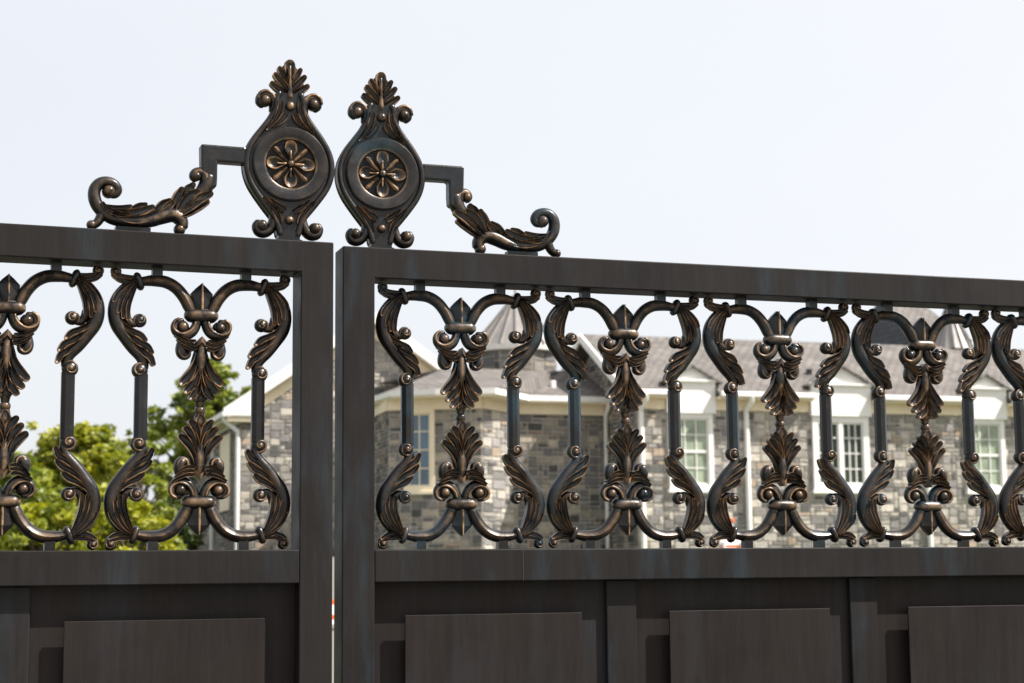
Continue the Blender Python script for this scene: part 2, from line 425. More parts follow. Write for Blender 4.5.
def make_ornament(parent, mat):
    a = q_arc(); root = None
    for sx in (-1, 1):
        for sz in (-1, 1):
            o = a.mirror(sx, sz).scaled(MM).build('ornamental_panel' if root is None else 'arched_bar', mat, parent if root is None else root, True, angle=50)
            root = root or o
    m = MB(); ball(m, 0, -4, 10.5, 0, 1.2, .4); m.scaled(MM).build('bead', mat, root, True)
    s = q_side_scroll(); v = q_volute(); p = palmette(); c = collar(); sp = spade_tip()
    for sx in (-1, 1):
        for sz in (-1, 1):
            s.mirror(sx, sz).scaled(MM).build('side_scroll', mat, root, True, angle=60)
            v.mirror(sx, sz).scaled(MM).build('volute', mat, root, True, angle=60)
        b = MB(); tube(b, [(110, 62, 13), (110, 0, 13), (110, -62, 13)], n=3, k=8, rot=math.pi / 8, cap=False, ridge=0)
        b.mirror(sx).scaled(MM).build('vertical_bar', mat, root, False)
    for sz in (-1, 1):
        pp = squash(palmette(), 11.0 if sz > 0 else 3.0)
        pp.mirror(1, sz).scaled(MM).build('palmette', mat, root, True, angle=60)
        c.mirror(1, sz).scaled(MM).build('collar', mat, root, True, angle=60)
        sp.mirror(1, sz).scaled(MM).build('spade_tip', mat, root, False)
    return root

def make_finial(parent, mat, x, y, z):
    half = [(22, 14), (26, 30), (31, 45), (40, 57), (55, 76), (76, 106), (86, 130), (89, 153), (85, 177), (72, 202), (54, 226), (40, 245), (32, 262), (31, 280), (26, 292)]
    hc = catmull(half, 46)
    m = MB(); m.prism([(a, b) for a, b in hc] + [(-a, b) for a, b in reversed(hc)], -13, 13)
    for s in (-1, 1):
        tube(m, [(s * (a - 5), b, 6.2) for a, b in half], n=50, k=10, ry=1.0, y0=-12, ridge=.05)
        tube(m, [(s * (a - 5), b, 6.2) for a, b in half], n=50, k=10, ry=1.0, y0=12, ridge=0)
    m.box(-21, 21, -15, 15, 0, 20)
    m.box(-25, 25, -17, 17, 0, 5)
    root = m.scaled(MM).tall().build('finial_body', mat, parent, True, angle=45)
    root.location = (x, y, z)
    m = MB(); lathe(m, 1, 155, [(74, -8), (74, -19), (71.5, -21), (54, -21), (49.5, -19), (49, -13), (.5, -13)], g=[0, 0, .03, .0, .35, .0, 0])
    m.scaled(MM).build('medallion_ring', mat, root, True, angle=35)
    m = MB()
    for k in range(4):
        a = math.pi / 2 * k; ca, sa = math.cos(a), math.sin(a)
        leaf(m, [(1 + ca * 7, 155 + sa * 7), (1 + ca * 16.0, 155 + sa * 16.0), (1 + ca * 25.4, 155 + sa * 25.4), (1 + ca * 33.8, 155 + sa * 33.8)], 13.8, 9, -13, wp=(.14, .34, .68, 1.0, 1.0), back=2, n=13, gold=1.0)
        tube(m, [(1 + ca * 9, 155 + sa * 9, 2.5), (1 + ca * 26.3, 155 + sa * 26.3, 1.6)], n=5, k=8, y0=-18, base=.8)
        a += math.pi / 4; ca, sa = math.cos(a), math.sin(a)
        tube(m, [(1 + ca * 10, 155 + sa * 10, 3), (1 + ca * 28.2, 155 + sa * 28.2, 4.5), (1 + ca * 42.3, 155 + sa * 42.3, 6)], n=8, k=4, y0=-14, ridge=.9)
    ball(m, 1, 155, 7.5, -19, 1, .9)
    m.scaled(MM).build('rosette', mat, root, True, angle=50)
    for s in (-1, 1):
        m = MB()
        tube(m, [(s * 31, 258, 8), (s * 31, 274, 9), (s * 37, 285, 9), (s * 48, 289, 8.5), (s * 57, 284, 7.5), (s * 59, 274, 7), (s * 52, 267, 6)], n=26, k=12, ry=1.6, ridge=.12)
        ball(m, s * 48, 276, 12, -3, 1.5, .4)
        tube(m, [(s * 28, 262, 2.5), (s * 29, 278, 3), (s * 37, 290, 3), (s * 49, 294, 3), (s * 60, 288, 3), (s * 64, 277, 2.5)], n=20, k=8, y0=-13, ridge=.8, base=.25)
        m.scaled(MM).tall().build('volute', mat, root, True, angle=60)
    for s in (-1, 1):
        m = MB()
        tube(m, [(s * 29, 58, 8), (s * 29, 42, 9.5), (s * 35, 26, 10), (s * 46, 17, 9.5), (s * 58, 19, 8.5), (s * 63, 30, 7.5), (s * 58, 39, 6.5)], n=26, k=12, ry=1.5, ridge=.12)
        ball(m, s * 52, 31, 12, -3, 1.5, .4)
        m.scaled(MM).tall().build('volute', mat, root, True, angle=60)
    m = MB()
    out = [(0, 286), (24, 296), (30, 311), (24, 327), (18, 340), (9, 351), (0, 355)]
    oc = catmull(out, 24); m.prism([(a, b) for a, b in oc] + [(-a, b) for a, b in reversed(oc[1:-1])], -3, 8)
    for s in (-1, 1):
        leaf(m, [(s * 3, 288), (s * 12, 294), (s * 23, 301), (s * 34, 309)], 7.6, 9, -5, back=8, wp=(.35, .8, 1, 1, .8), gold=1.4)
        leaf(m, [(s * 3, 299), (s * 10, 307), (s * 19, 316), (s * 28, 326)], 7.6, 9, -6, back=8, wp=(.35, .8, 1, 1, .8), gold=1.4)
        leaf(m, [(s * 2, 312), (s * 8, 320), (s * 14, 329), (s * 20, 339)], 7.0, 9, -6, back=8, wp=(.35, .8, 1, 1, .8), gold=1.4)
    leaf(m, [(0, 312), (0, 325), (0, 338), (0, 347)], 12, 9, -6, back=8, wp=(.3, .7, 1, 1.05, 1.0))
    tube(m, [(0, 286, 5.5), (0, 300, 4), (0, 320, 2.4), (0, 346, 1.6)], n=12, k=10, y0=-12, ridge=1, base=.6)
    m.scaled(MM).tall().build('palmette', mat, root, True, angle=60)
    m = MB()
    for s in (-1, 1):
        leaf(m, [(s * 19, 276), (s * 21, 258), (s * 30, 238), (s * 46, 218)], 7.5, 9, -13, back=2, wp=(.75, 1, .9, .6, .25), gold=1.5)
        leaf(m, [(s * 8, 252), (s * 13, 244), (s * 21, 234), (s * 32, 225)], 7.5, 9, -13, back=2, wp=(.75, 1, .9, .6, .25), gold=1.5)
        leaf(m, [(s * 19, 36), (s * 24, 50), (s * 34, 66), (s * 50, 86)], 7.5, 9, -13, back=2, wp=(.75, 1, .9, .6, .25), gold=1.5)
        leaf(m, [(s * 9, 60), (s * 17, 66), (s * 27, 73), (s * 38, 84)], 7.5, 9, -13, back=2, wp=(.75, 1, .9, .6, .25), gold=1.5)
    ball(m, 0, 267, 9.5, -14, .9, .65); ball(m, 0, 43, 9, -14, .9, .65)
    m.scaled(MM).tall().build('applied_leaves', mat, root, True, angle=60)
    return root

def make_crest(parent, mat, sgn, x, y, z):
    def fin(m, name, smooth=True, ang=60, bevel=0, par=None):
        return m.mirror(sgn * 1.008).scaled(MM).build(name, mat, par, smooth, angle=ang if smooth else None, bevel=bevel)
    m = MB(); m.prism([(84, 150), (84, 183), (171, 183), (169, 112), (160, 92), (140, 100), (139, 118), (139, 150)], -15, 15)
    root = fin(m, 'crest_arm', False, bevel=.004, par=parent); root.location = (x, y, z)
    m = MB()
    tube(m, [(153, 122, 14), (158, 104, 15), (168, 86, 14), (184, 66, 13), (204, 49, 13), (232, 37, 12), (264, 28, 12), (300, 24, 12), (330, 28, 12.5), (351, 41, 12), (363, 59, 12), (365, 79, 11.5), (357, 93, 11),
             (344, 98, 10.5), (330, 94, 10), (323, 84, 9), (327, 75, 8), (335, 72, 6)], n=80, k=14, ry=1.2, ridge=.10)
    ball(m, 339, 79, 13, 0, 1.5, .6)
    tube(m, [(350, 42, 9), (354, 26, 9), (362, 15, 8), (370, 12, 7.5)], n=14, k=12, ry=1.3, ridge=.2)
    ball(m, 369, 13, 9.5, 0, 1.3, .2)
    tube(m, [(286, 20, 10), (258, 29, 13), (236, 39, 14), (216, 41, 14), (204, 31, 13), (202, 18, 11)], n=20, k=12, ry=1.4, ridge=.5)
    ball(m, 207, 14, 11.5, 0, 1.4, .35)
    m.box(262, 326, -11, 11, 0, 12)
    fin(m, 'crest_scroll', par=root)
    m = MB()
    tube(m, [(170, 88, 10), (160, 104, 11), (158, 118, 11), (166, 128, 10), (177, 129, 9), (183, 121, 8), (179, 113, 6)], n=28, k=12, ry=1.5, ridge=.7)
    ball(m, 178, 120, 10, -2, 1.5, .5)
    fin(m, 'hook', par=root)
    m = MB()
    W = (.4, .8, 1.0, .98, .65)
    leaf(m, [(206, 62), (200, 78), (192, 92), (185, 101)], 10, 9, -4, wp=W, back=8)
    leaf(m, [(228, 42), (220, 60), (211, 78), (206, 90)], 10.5, 9, -5, wp=W, back=8)
    leaf(m, [(216, 42), (204, 60), (190, 78), (177, 88)], 11, 9, -11, wp=W, back=10)
    leaf(m, [(212, 38), (192, 56), (172, 74), (154, 84)], 11, 9, -13, wp=W, back=10)
    leaf(m, [(214, 36), (196, 46), (176, 60), (160, 68)], 11, 9, -10, wp=W, back=10)
    leaf(m, [(262, 34), (250, 48), (240, 59), (229, 67)], 9, 8, -7, wp=W, back=8)
    leaf(m, [(250, 30), (240, 44), (230, 56), (222, 64)], 8.5, 8, -10, wp=W, back=8)
    leaf(m, [(306, 40), (294, 47), (283, 53), (273, 57)], 7.5, 7, -6, wp=W, back=8)
    leaf(m, [(330, 40), (306, 38), (282, 42), (261, 52)], 9, 8, -9, wp=W, back=8)
    leaf(m, [(334, 34), (306, 26), (276, 28), (252, 42)], 9.5, 8, -10, wp=W, back=8)
    leaf(m, [(348, 50), (332, 46), (316, 46), (301, 51)], 7, 7, -8, wp=W, back=8)
    leaf(m, [(352, 56), (344, 44), (326, 35), (304, 34)], 6.5, 7, -11, wp=W, back=8)
    fin(m, 'acanthus_leaves', par=root)
    return root

# ------------------------------------------------------------------ gate leaves
CAM_Z = 1.6
TOP, RB, LT, LB = 2.2543, 2.1926, 1.6573, 1.5938      # rail edges
DEP = .072; KX = 1.0135; PT = 1.5298
W = 2.2544; ST = .0637
def make_gate(sgn, base, rz, fm, bm, label, side):
    root = empty('gate_leaf', base, rz)
    tag(root, label, 'gate', 'the two leaves of the ornamental driveway gate')
    X = lambda a: sgn * a * KX
    def part(name, polys, y0, y1, mat, bev=.0022, par=root):
        m = MB()
        for p in polys: m.prism([(X(a), b) for a, b in p], y0, y1)
        return m.build(name, mat, par, bevel=bev)
    g = .0002
    # mitred top corners
    part('frame', [[(0, .06), (0, TOP), (W, TOP), (W, .06), (W - ST, .06), (W - ST, RB), (ST, RB), (ST, .06)]], 0, DEP, fm)
    part('middle_rail', [[(ST + g, LB), (W - ST - g, LB), (W - ST - g, LT), (ST + g, LT)]], 0.0003, DEP, fm)
    part('bottom_rail', [[(ST + g, .0601), (W - ST - g, .0601), (W - ST - g, .16), (ST + g, .16)]], 0.0003, DEP, fm)
    part('sheet', [[(ST - .004, .15), (W - ST + .004, .15), (W - ST + .004, LB + .006), (ST - .004, LB + .006)]], .036, .044, M['panel'], 0)
    for c in (.580, 1.1300, W - .580):
        part('divider', [[(c - .0322, .1605), (c + .0322, .1605), (c + .0322, LB - .0003), (c - .0322, LB - .0003)]], .024, .0358, fm)
    for i, (a, b) in enumerate(((.1282, .4965), (.6878, 1.0567), (1.2172, 1.5766), (1.7579, 2.1262))):
        if i == 2: a, b = 1.2452, 1.5772
        a *= .986; b *= .986
        rp = part('raised_panel', [[(a, .26), (b, .26), (b, PT), (a, PT)]], .0105, .0150, M['panel'], .0010)
        m = MB(); m.box(*sorted((X(a + .06), X(b - .06))), .0151, .0358, .80, .83)
        m.build('batten', fm, rp)
    # welds / seam
    if side == 'r':
        m = MB(); m.box(.3680, .3690, -.0004, .004, LB + .001, LT - .001); m.build('weld_seam', M['frame_worn'], root)
    # cast ornaments
    cz = (RB + LT) / 2
    first = make_ornament(root, bm)
    for k in range(6):
        loc = (X(.2479 + .3518 * k), DEP / 2, cz)
        if k == 0: first.location = loc
        else:
            c = copy_part(first, root, (loc[0] + random.uniform(-.0012, .0012), loc[1] + random.uniform(-.001, .001), loc[2] + random.uniform(-.0012, .0006)))
            c.rotation_euler = (0, R(random.uniform(-.35, .35)), R(random.uniform(-.8, .8)))
    make_finial(root, bm, X(.0826), DEP / 2, TOP)
    make_crest(root, bm, sgn, X(.0826), DEP / 2, TOP)
    # hinges on the far stile
    for z in (.35, 1.85):
        m = MB(); m.box(*sorted((X(W), sgn * (W * KX + .034))), .02, .05, z, z + .11); m.build('hinge', fm, root, bevel=.003)
    return root
M['frame_worn'] = mat_plain('bare_weld', (.035, .038, .042), .6, .2, 30)
tR, dR = .32066, 3.51373; tL, dL = .35943, 3.49783
uR, uL = -.34986, -.37044
bR = (math.cos(tR) * uR, dR + math.sin(tR) * uR, 0); bL = (math.cos(tL) * uL, dL + math.sin(tL) * uL, 0)
make_gate(1, bR, tR, M['frame_r'], M['bronze_r'], 'right leaf of the dark bronze gate, blue-green tinged scrolls, house behind it', 'r')
make_gate(-1, bL, tL, M['frame_l'], M['bronze_l'], 'left leaf of the dark bronze gate, brown scrolls with trees behind it', 'l')
for (b, t, s, nm) in ((bR, tR, 1, 'right'), (bL, tL, -1, 'left')):
    a = s * (W * KX + .034 + .075)
    o = empty('gate_post', (b[0] + math.cos(t) * a - math.sin(t) * .035, b[1] + math.sin(t) * a + math.cos(t) * .035, 0), t)
    tag(o, 'square dark metal post carrying the %s leaf of the gate' % nm, 'gate post', 'gate posts')
    m = MB(); m.box(-.075, .075, -.075, .075, 0, 2.26); m.build('post_shaft', M['frame_l'], o, bevel=.004)
    m = MB(); m.box(-.085, .085, -.085, .085, 2.26, 2.285)
    vs = [(-.085, -.085, 2.285), (.085, -.085, 2.285), (.085, .085, 2.285), (-.085, .085, 2.285), (0, 0, 2.33)]
    m.add(vs, [(0, 1, 4), (1, 2, 4), (2, 3, 4), (3, 0, 4)]); m.build('post_cap', M['frame_l'], o)

# ------------------------------------------------------------------ ground
def gh(y): 
    t = min(1, max(0, (y - 10) / 34)); return 2.15 * t * t * (3 - 2 * t)
def strip(name, x0, x1, y0, y1, dz, mat, wob=0):
    ys = sorted(set([y0, y1] + [y for y in list(range(-40, 60, 2)) if y0 < y < y1])); m = MB(); vs = []; fs = []
    for y in ys:
        vs += [(x0, y, gh(y) + dz), (x1, y, gh(y) + dz)]
    for i in range(len(ys) - 1): fs.append((2 * i, 2 * i + 1, 2 * i + 3, 2 * i + 2))
    m.add(vs, fs); o = m.build(name, mat, None, True); o['kind'] = 'structure'; return o
strip('ground', -400, 400, -300, 600, 0, M['grass'])
strip('driveway', -3.2, 3.6, -14, 19, .004, M['asphalt'])
strip('bounce_forecourt', -26, 30, 19, 45, .004, M['bounce_paving'])  # mostly hidden pale strip, added to bounce less green light onto the house trim
strip('road', -60, 60, -22, -14, .006, M['asphalt'])
strip('apron', -3.4, 3.8, -13, 1.2, .008, M['concrete'])

# ------------------------------------------------------------------ house
AL = R(17.8)
HZ = 1.29
HO = (0, 46, HZ)
house = empty('house', HO, AL)
tag(house, 'single-storey grey stone house with brown shingle roofs and white window gables behind the gate', 'house')
GZ = .76                 # lawn height at the house
GUT = 5.28
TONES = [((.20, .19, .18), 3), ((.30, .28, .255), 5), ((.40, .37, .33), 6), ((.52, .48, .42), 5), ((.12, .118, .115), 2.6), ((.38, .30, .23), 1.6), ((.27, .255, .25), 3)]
TONES_SHADE = [((.17, .16, .15), 5), ((.22, .20, .18), 5), ((.30, .265, .22), 4), ((.40, .35, .28), 1.8), ((.075, .075, .075), 3.2), ((.24, .175, .135), 1.6), ((.15, .145, .145), 4)]  # darker copy of the stone palette: shade painted into the walls out of sun
def pick(T):
    s = sum(w for _, w in T); r = random.random() * s
    for c, w in T:
        r -= w
        if r <= 0: return c
    return T[0][0]
def stone_wall(name, p0, p1, z0, z1, holes=(), top=None, tones=TONES, parent=house, proud=.035, cell=(.145, .112)):
    """ashlar face from p0 to p1 (house coordinates, outside on the right-hand side going p0->p1)"""
    ex, ey = p1[0] - p0[0], p1[1] - p0[1]; L = math.hypot(ex, ey); ex /= L; ey /= L; nx, ny = ey, -ex
    cw, ch = cell; nc = int(L / cw); nr = int((z1 - z0) / ch); cw = L / nc; ch = (z1 - z0) / nr
    used = [[False] * nc for _ in range(nr)]
    vs = []; fs = []; cols = []
    def ok(u, z):
        for a, b, c, d in holes:
            if a < u < b and c < z < d: return False
        return top is None or z < top(u)
    for r in range(nr):
        for c in range(nc):
            if not ok((c + .5) * cw, z0 + (r + .5) * ch): used[r][c] = True
    for r in range(nr):
        for c in range(nc):
            if used[r][c]: continue
            w, h = random.choice([(1, 1), (2, 1), (2, 1), (3, 1), (2, 1), (2, 2), (3, 2), (2, 2), (1, 1), (3, 2), (2, 2)])
            w = min(w, nc - c); h = min(h, nr - r)
            while w > 1 and any(used[r][c + i] for i in range(w)): w -= 1
            while h > 1 and any(used[r + 1][c + i] for i in range(w)): h -= 1
            for i in range(w):
                for j in range(h): used[r + j][c + i] = True
            col = pick(tones); kk = random.uniform(.85, 1.15); col = tuple(min(1, q * kk * t) for q, t in zip(col, (.99, .98, .97)))
            for b0, b1, c0, c1 in [(c * cw, (c + w) * cw, z0 + r * ch, z0 + (r + h) * ch)]:
                if top: c1 = min(c1, max(c0 + .02, min(top(b0), top(b1), top((b0 + b1) / 2))))
                gp = .013; dp = proud * random.uniform(.6, 1.25); j = [random.uniform(-.006, .006) for _ in range(8)]
                q = [(b0 + gp + j[0], c0 + gp + j[1]), (b1 - gp + j[2], c0 + gp + j[3]), (b1 - gp + j[4], c1 - gp + j[5]), (b0 + gp + j[6], c1 - gp + j[7])]
                o = len(vs)
                for k, (u, z) in enumerate(q): vs.append((p0[0] + ex * u + nx * .003, p0[1] + ey * u + ny * .003, z))
                for k, (u, z) in enumerate(q):
                    uu = u + (.012 if k in (0, 3) else -.012); zz = z + (.012 if k < 2 else -.012)
                    vs.append((p0[0] + ex * uu + nx * dp, p0[1] + ey * uu + ny * dp, zz))
                fs += [(o + 4, o + 5, o + 6, o + 7)] + [(o + k, o + (k + 1) % 4, o + 4 + (k + 1) % 4, o + 4 + k) for k in range(4)]
                cols += [col] * 8
    m = MB(); m.add(vs, fs); o = m.build(name, M['stone'], parent)
    a = o.data.attributes.new('tone', 'FLOAT_COLOR', 'POINT')
    a.data.foreach_set('color', [x for c in cols for x in (*c, 1)])
    return o
def solid(name, poly, z0, z1, mat, parent=house, bevel=0):      # vertical extrusion of a plan polygon
    n = len(poly)
    A = sum(poly[i][0] * poly[(i + 1) % n][1] - poly[(i + 1) % n][0] * poly[i][1] for i in range(n))
    if A < 0: poly = poly[::-1]
    m = MB(); vs = [(x, y, z0) for x, y in poly] + [(x, y, z1) for x, y in poly]
    fs = [tuple(reversed(range(n))), tuple(range(n, 2 * n))] + [(i, (i + 1) % n, (i + 1) % n + n, i + n) for i in range(n)]
    m.add(vs, fs); return m.build(name, mat, parent, bevel=bevel)
def roof_faces(name, faces, mat, parent=house, thick=.12):
    """each face: list of 3-D points, first two along the eave; UVs in metres"""
    vs = []; fs = []; uvs = []
    for F in faces:
        P = [Vector(p) for p in F]; e = (P[1] - P[0]).normalized(); n = (P[1] - P[0]).cross(P[2] - P[0]).normalized()
        if n.z < 0: n = -n
        s = n.cross(e); s = s if s.z > 0 else -s
        o = len(vs); k = len(P)
        vs += [tuple(p) for p in P] + [tuple(p - Vector((0, 0, thick))) for p in P]
        top = tuple(o + i for i in range(k)); 
        if (P[1] - P[0]).cross(P[2] - P[0]).z < 0: top = tuple(reversed(top))
        fs.append(top); fs.append(tuple(reversed([i + k for i in top])))
        for i in range(k): fs.append((top[i], top[i] + k, top[(i + 1) % k] + k, top[(i + 1) % k]))
        for p in P + P: uvs.append(((p - P[0]).dot(e), (p - P[0]).dot(s)))
    m = MB(); m.add(vs, fs); o = m.build(name, mat, parent)
    uv = o.data.uv_layers.new(name='UVMap')
    for l in o.data.loops: uv.data[l.index].uv = uvs[l.vertex_index]
    return o
def bar3(name, pts, w, h, mat, parent=house, up=(0, 0, 1)):      # swept rectangular bar through 3-D points
    m = MB(); P = [Vector(p) for p in pts]; vs = []; fs = []
    for i, p in enumerate(P):
        t = (P[min(i + 1, len(P) - 1)] - P[max(i - 1, 0)]).normalized(); u = Vector(up)
        s = t.cross(u).normalized(); v = s.cross(t).normalized()
        for a, b in ((-1, -1), (1, -1), (1, 1), (-1, 1)): vs.append(tuple(p + s * a * w / 2 + v * b * h / 2))
    for i in range(len(P) - 1):
        for j in range(4): fs.append((4 * i + j, 4 * i + (j + 1) % 4, 4 * i + 4 + (j + 1) % 4, 4 * i + 4 + j))
    fs += [(3, 2, 1, 0), tuple(4 * (len(P) - 1) + j for j in range(4))]
    m.add(vs, fs); return m.build(name, mat, parent)
def pipe3(name, pts, r, mat, parent=house, k=8):
    m = MB(); P = [Vector(p) for p in pts]; vs = []; fs = []
    for i, p in enumerate(P):
        t = (P[min(i + 1, len(P) - 1)] - P[max(i - 1, 0)]).normalized()
        s = t.cross(Vector((.3, 1, .1))).normalized(); v = s.cross(t)
        for j in range(k):
            a = 2 * math.pi * j / k; vs.append(tuple(p + s * math.cos(a) * r + v * math.sin(a) * r))
    for i in range(len(P) - 1):
        for j in range(k): fs.append((k * i + j, k * i + (j + 1) % k, k * i + k + (j + 1) % k, k * i + k + j))
    fs += [tuple(range(k)), tuple(reversed([k * (len(P) - 1) + j for j in range(k)]))]
    m.add(vs, fs); return m.build(name, mat, parent, True, angle=60)
def window(p0, ang, w, z0, z1, sashes, cols, rows, glass, case=.13, rail=False, casemat=None):
    """window on a wall: p0 = left jamb on the wall face, ang = wall direction"""
    cm = casemat or M['white']
    root = MB()
    root.box(0, w, -.10, .03, z0, z0 + case); root.box(0, w, -.10, .03, z1 - case, z1)
    root.box(0, case, -.10, .03, z0 + case, z1 - case); root.box(w - case, w, -.10, .03, z0 + case, z1 - case)
    root.box(-.05, w + .05, -.14, .03, z0 - .08, z0 - .001)
    iw = w - 2 * case
    sw = iw / sashes
    for s in range(1, sashes): root.box(case + s * sw - .055, case + s * sw + .055, -.085, .03, z0 + case, z1 - case)
    o = root.build('window', cm, house); o.location = (p0[0], p0[1], 0); o.rotation_euler = (0, 0, ang)
    gl = MB(); gl.box(case, w - case, -.01, .02, z0 + case, z1 - case); gl.build('pane', glass, o)
    mu = MB()
    for s in range(sashes):
        a = case + s * sw + (.055 if s else 0) + .03; b = case + (s + 1) * sw - (.055 if s < sashes - 1 else 0) - .03
        mu.box(a - .03, a + .012, -.045, -.012, z0 + case, z1 - case); mu.box(b - .012, b + .03, -.045, -.012, z0 + case, z1 - case)
        mu.box(a, b, -.045, -.0121, z0 + case, z0 + case + .05); mu.box(a, b, -.045, -.0121, z1 - case - .05, z1 - case)
        for c in range(1, cols):
            x = a + (b - a) * c / cols; mu.box(x - .014, x + .014, -.036, -.0122, z0 + case, z1 - case)
        for r in range(1, rows):
            z = z0 + case + (z1 - z0 - 2 * case) * r / rows; t = .035 if (rail and r == rows // 2) else .014
            mu.box(a, b, -.034 - (.012 if t > .02 else 0), -.0123, z - t, z + t)
    mu.build('muntin', M['cream'] if casemat else M['white'], o)
    return o

# --- main wing (front face at b = 0)
A0, A1 = 3.50, 21.0
WIN = [(4.40, 5.70, 1, 3), (8.72, 10.47, 2, 3), (13.59, 14.87, 1, 3)]
solid('wall_core', [(A0, 0), (A1, 0), (A1, 6), (A0, 6)], GZ - .3, 5.22, M['mortar'])
stone_wall('stone_facing', (A0, 0), (A1, 0), GZ - .1, 5.0, [(a - A0 - .03, b - A0 + .03, 2.5, 6) for a, b, _, _ in WIN])
stone_wall('stone_facing', (A0, 6), (A0, 0), GZ - .1, 6.95, tones=TONES_SHADE, top=lambda u: min(6.95, 5.15 + .60 * (3.2 - abs(u - 3.0)) - .1))
m = MB(); m.add([(A0, 0.02, 5.2), (A0, 5.98, 5.2), (A0, 3, 7.0), (A0 + .3, 0.02, 5.2), (A0 + .3, 5.98, 5.2), (A0 + .3, 3, 7.0)], [(0, 2, 1), (3, 4, 5), (0, 3, 5, 2), (1, 2, 5, 4), (0, 1, 4, 3)]); m.build('gable_core', M['mortar'], house)
E0, E1 = 3.04, 21.4; RZ = 7.23
PIT = (RZ - GUT) / 3.42
segs = [E0] + [v for a, b, _, _ in WIN for v in (a - .06, b + .06)] + [E1]
RF = []
for i in range(len(segs) - 1):
    a, b = segs[i], segs[i + 1]; y = -.42 if i % 2 == 0 else .02
    RF.append([(a, y, GUT + (y + .42) * PIT), (b, y, GUT + (y + .42) * PIT), (b, 3, RZ), (a, 3, RZ)])
roof_faces('roof', RF + [[(E1, 6.42, GUT), (E0, 6.42, GUT), (E0, 3, RZ), (E1, 3, RZ)]], M['shingle'])
def rake(p, q, h=.22, w=.06, mat='white'): return bar3('rake_board', [p, q], w, h, M[mat])
rake((E0 - .03, -.46, GUT - .10), (E0 - .03, 3.0, RZ - .10))
rake((E0 - .03, 3.0, RZ - .10), (E0 - .03, 6.46, GUT - .10))
m = MB()
cuts = [E0] + [v for a, b, _, _ in WIN for v in (a - .08, b + .08)] + [E1]
for i in range(0, len(cuts), 2):
    a, b = cuts[i], cuts[i + 1]
    g = MB(); g.box(a, b, -.56, -.43, GUT - .14, GUT - .0); g.build('gutter', M['white'], house, bevel=.02)
    g = MB(); g.box(a, b, -.43, .0, GUT - .20, GUT - .125); g.build('soffit', M['cream'], house)
    g = MB(); g.box(max(a, A0), b, -.09, .0, 4.80, GUT - .20); g.build('frieze', M['cream'], house)
# wall gables over the windows
for a, b, sh, cl in WIN:
    c = (a + b) / 2; hw = (b - a) / 2 + .10; fy = -.20
    m = MB(); m.prism([(c - hw + .04, 4.70), (c + hw - .04, 4.70), (c + hw - .04, 5.56), (c - hw + .04, 5.56)], fy, .0)
    w0 = m.build('wall_dormer', M['white'], house)
    ap = 5.60 + (hw) * .50
    m = MB(); m.prism([(c - hw, 5.60), (c + hw, 5.60), (c, ap)], fy - .02, .3); m.build('pediment', M['white'], w0)
    m = MB(); m.box(c - hw - .04, c + hw + .04, fy - .10, .0, 5.555, 5.615); m.build('cornice', M['white'], w0)
    ov = .12; bz = 5.60 - ov * .5
    yb = 2.2
    roof_faces('dormer_roof', [[(c - hw - ov, fy - .14, bz), (c - hw - ov, yb, bz), (c, yb, ap + .03), (c, fy - .14, ap + .03)],
                        [(c + hw + ov, yb, bz), (c + hw + ov, fy - .14, bz), (c, fy - .14, ap + .03), (c, yb, ap + .03)]], M['shingle'], thick=.05).parent = w0
    # cheeks
    m = MB(); m.box(c - hw + .05, c + hw - .05, .001, 1.2, 5.1, 5.58); m.build('cheek', M['white'], w0)
window((4.40, -.02), 0, 1.30, 2.63, 4.70, 1, 3, 4, M['glass_a'], rail=True)
window((8.72, -.02), 0, 1.75, 2.63, 4.70, 2, 3, 4, M['glass_b'], case=.17)
window((13.59, -.02), 0, 1.28, 2.63, 4.70, 1, 3, 4, M['glass_a'], rail=True)
for a in (6.70, 12.29, 3.59):
    pipe3('downpipe', [(a, -.50, 5.15), (a, -.48, 5.02), (a, -.12, 4.80), (a, -.12, 4.65), (a, -.12, GZ + .05)], .075, M['white'])
# roof vents
for a, b, col in ((9.14, .80, 'hip_shade_vent_dark'), (7.1, 1.9, 'white'), (16.0, 3.1, 'white')):
    z = GUT + (b + .42) * .561
    m = MB(); vs = []
    m.box(a - .06, a + .06, b - .06, b + .06, z - .1, z + (.12 if col != 'white' else .22)); m.box(a - .08, a + .08, b - .08, b + .08, z + (.121 if col != 'white' else .221), z + (.15 if col != 'white' else .25)); m.build('roof_vent', M[col], house)

# --- link wall and canted bay (points in world x, y turned to house coordinates)
def H(x, y):
    dx, dy = x - HO[0], y - HO[1]; return (dx * math.cos(AL) + dy * math.sin(AL), -dx * math.sin(AL) + dy * math.cos(AL))
def HX(px, d, py=400): p = at(px, py, d); return H(p.x, p.y)
bw = [(-2.78, 4.36), (-2.89, 1.87), (-.60, .82), (.79, 2.1)]
lb = 2.1
solid('wall_core', [bw[0], bw[1], bw[2], bw[3], (A0 - .01, lb + .01), (A0 - .01, 8.0), (-1.9, 8.0)], GZ - .3, 5.14, M['mortar'])
def seglen(p, q): return math.hypot(q[0] - p[0], q[1] - p[1])
stone_wall('stone_facing', bw[0], bw[1], GZ - .1, 4.86, tones=TONES_SHADE)
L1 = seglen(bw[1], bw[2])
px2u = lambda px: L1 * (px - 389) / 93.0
stone_wall('stone_facing', bw[1], bw[2], GZ - .1, 4.80, [(px2u(404), px2u(435), 2.58, 4.9)], tones=TONES_SHADE)
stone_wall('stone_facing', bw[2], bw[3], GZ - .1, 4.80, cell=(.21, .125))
stone_wall('stone_facing', (bw[3][0], lb), (A0, lb), GZ - .1, 4.80, tones=TONES_SHADE)
ang1 = math.atan2(bw[2][1] - bw[1][1], bw[2][0] - bw[1][0])
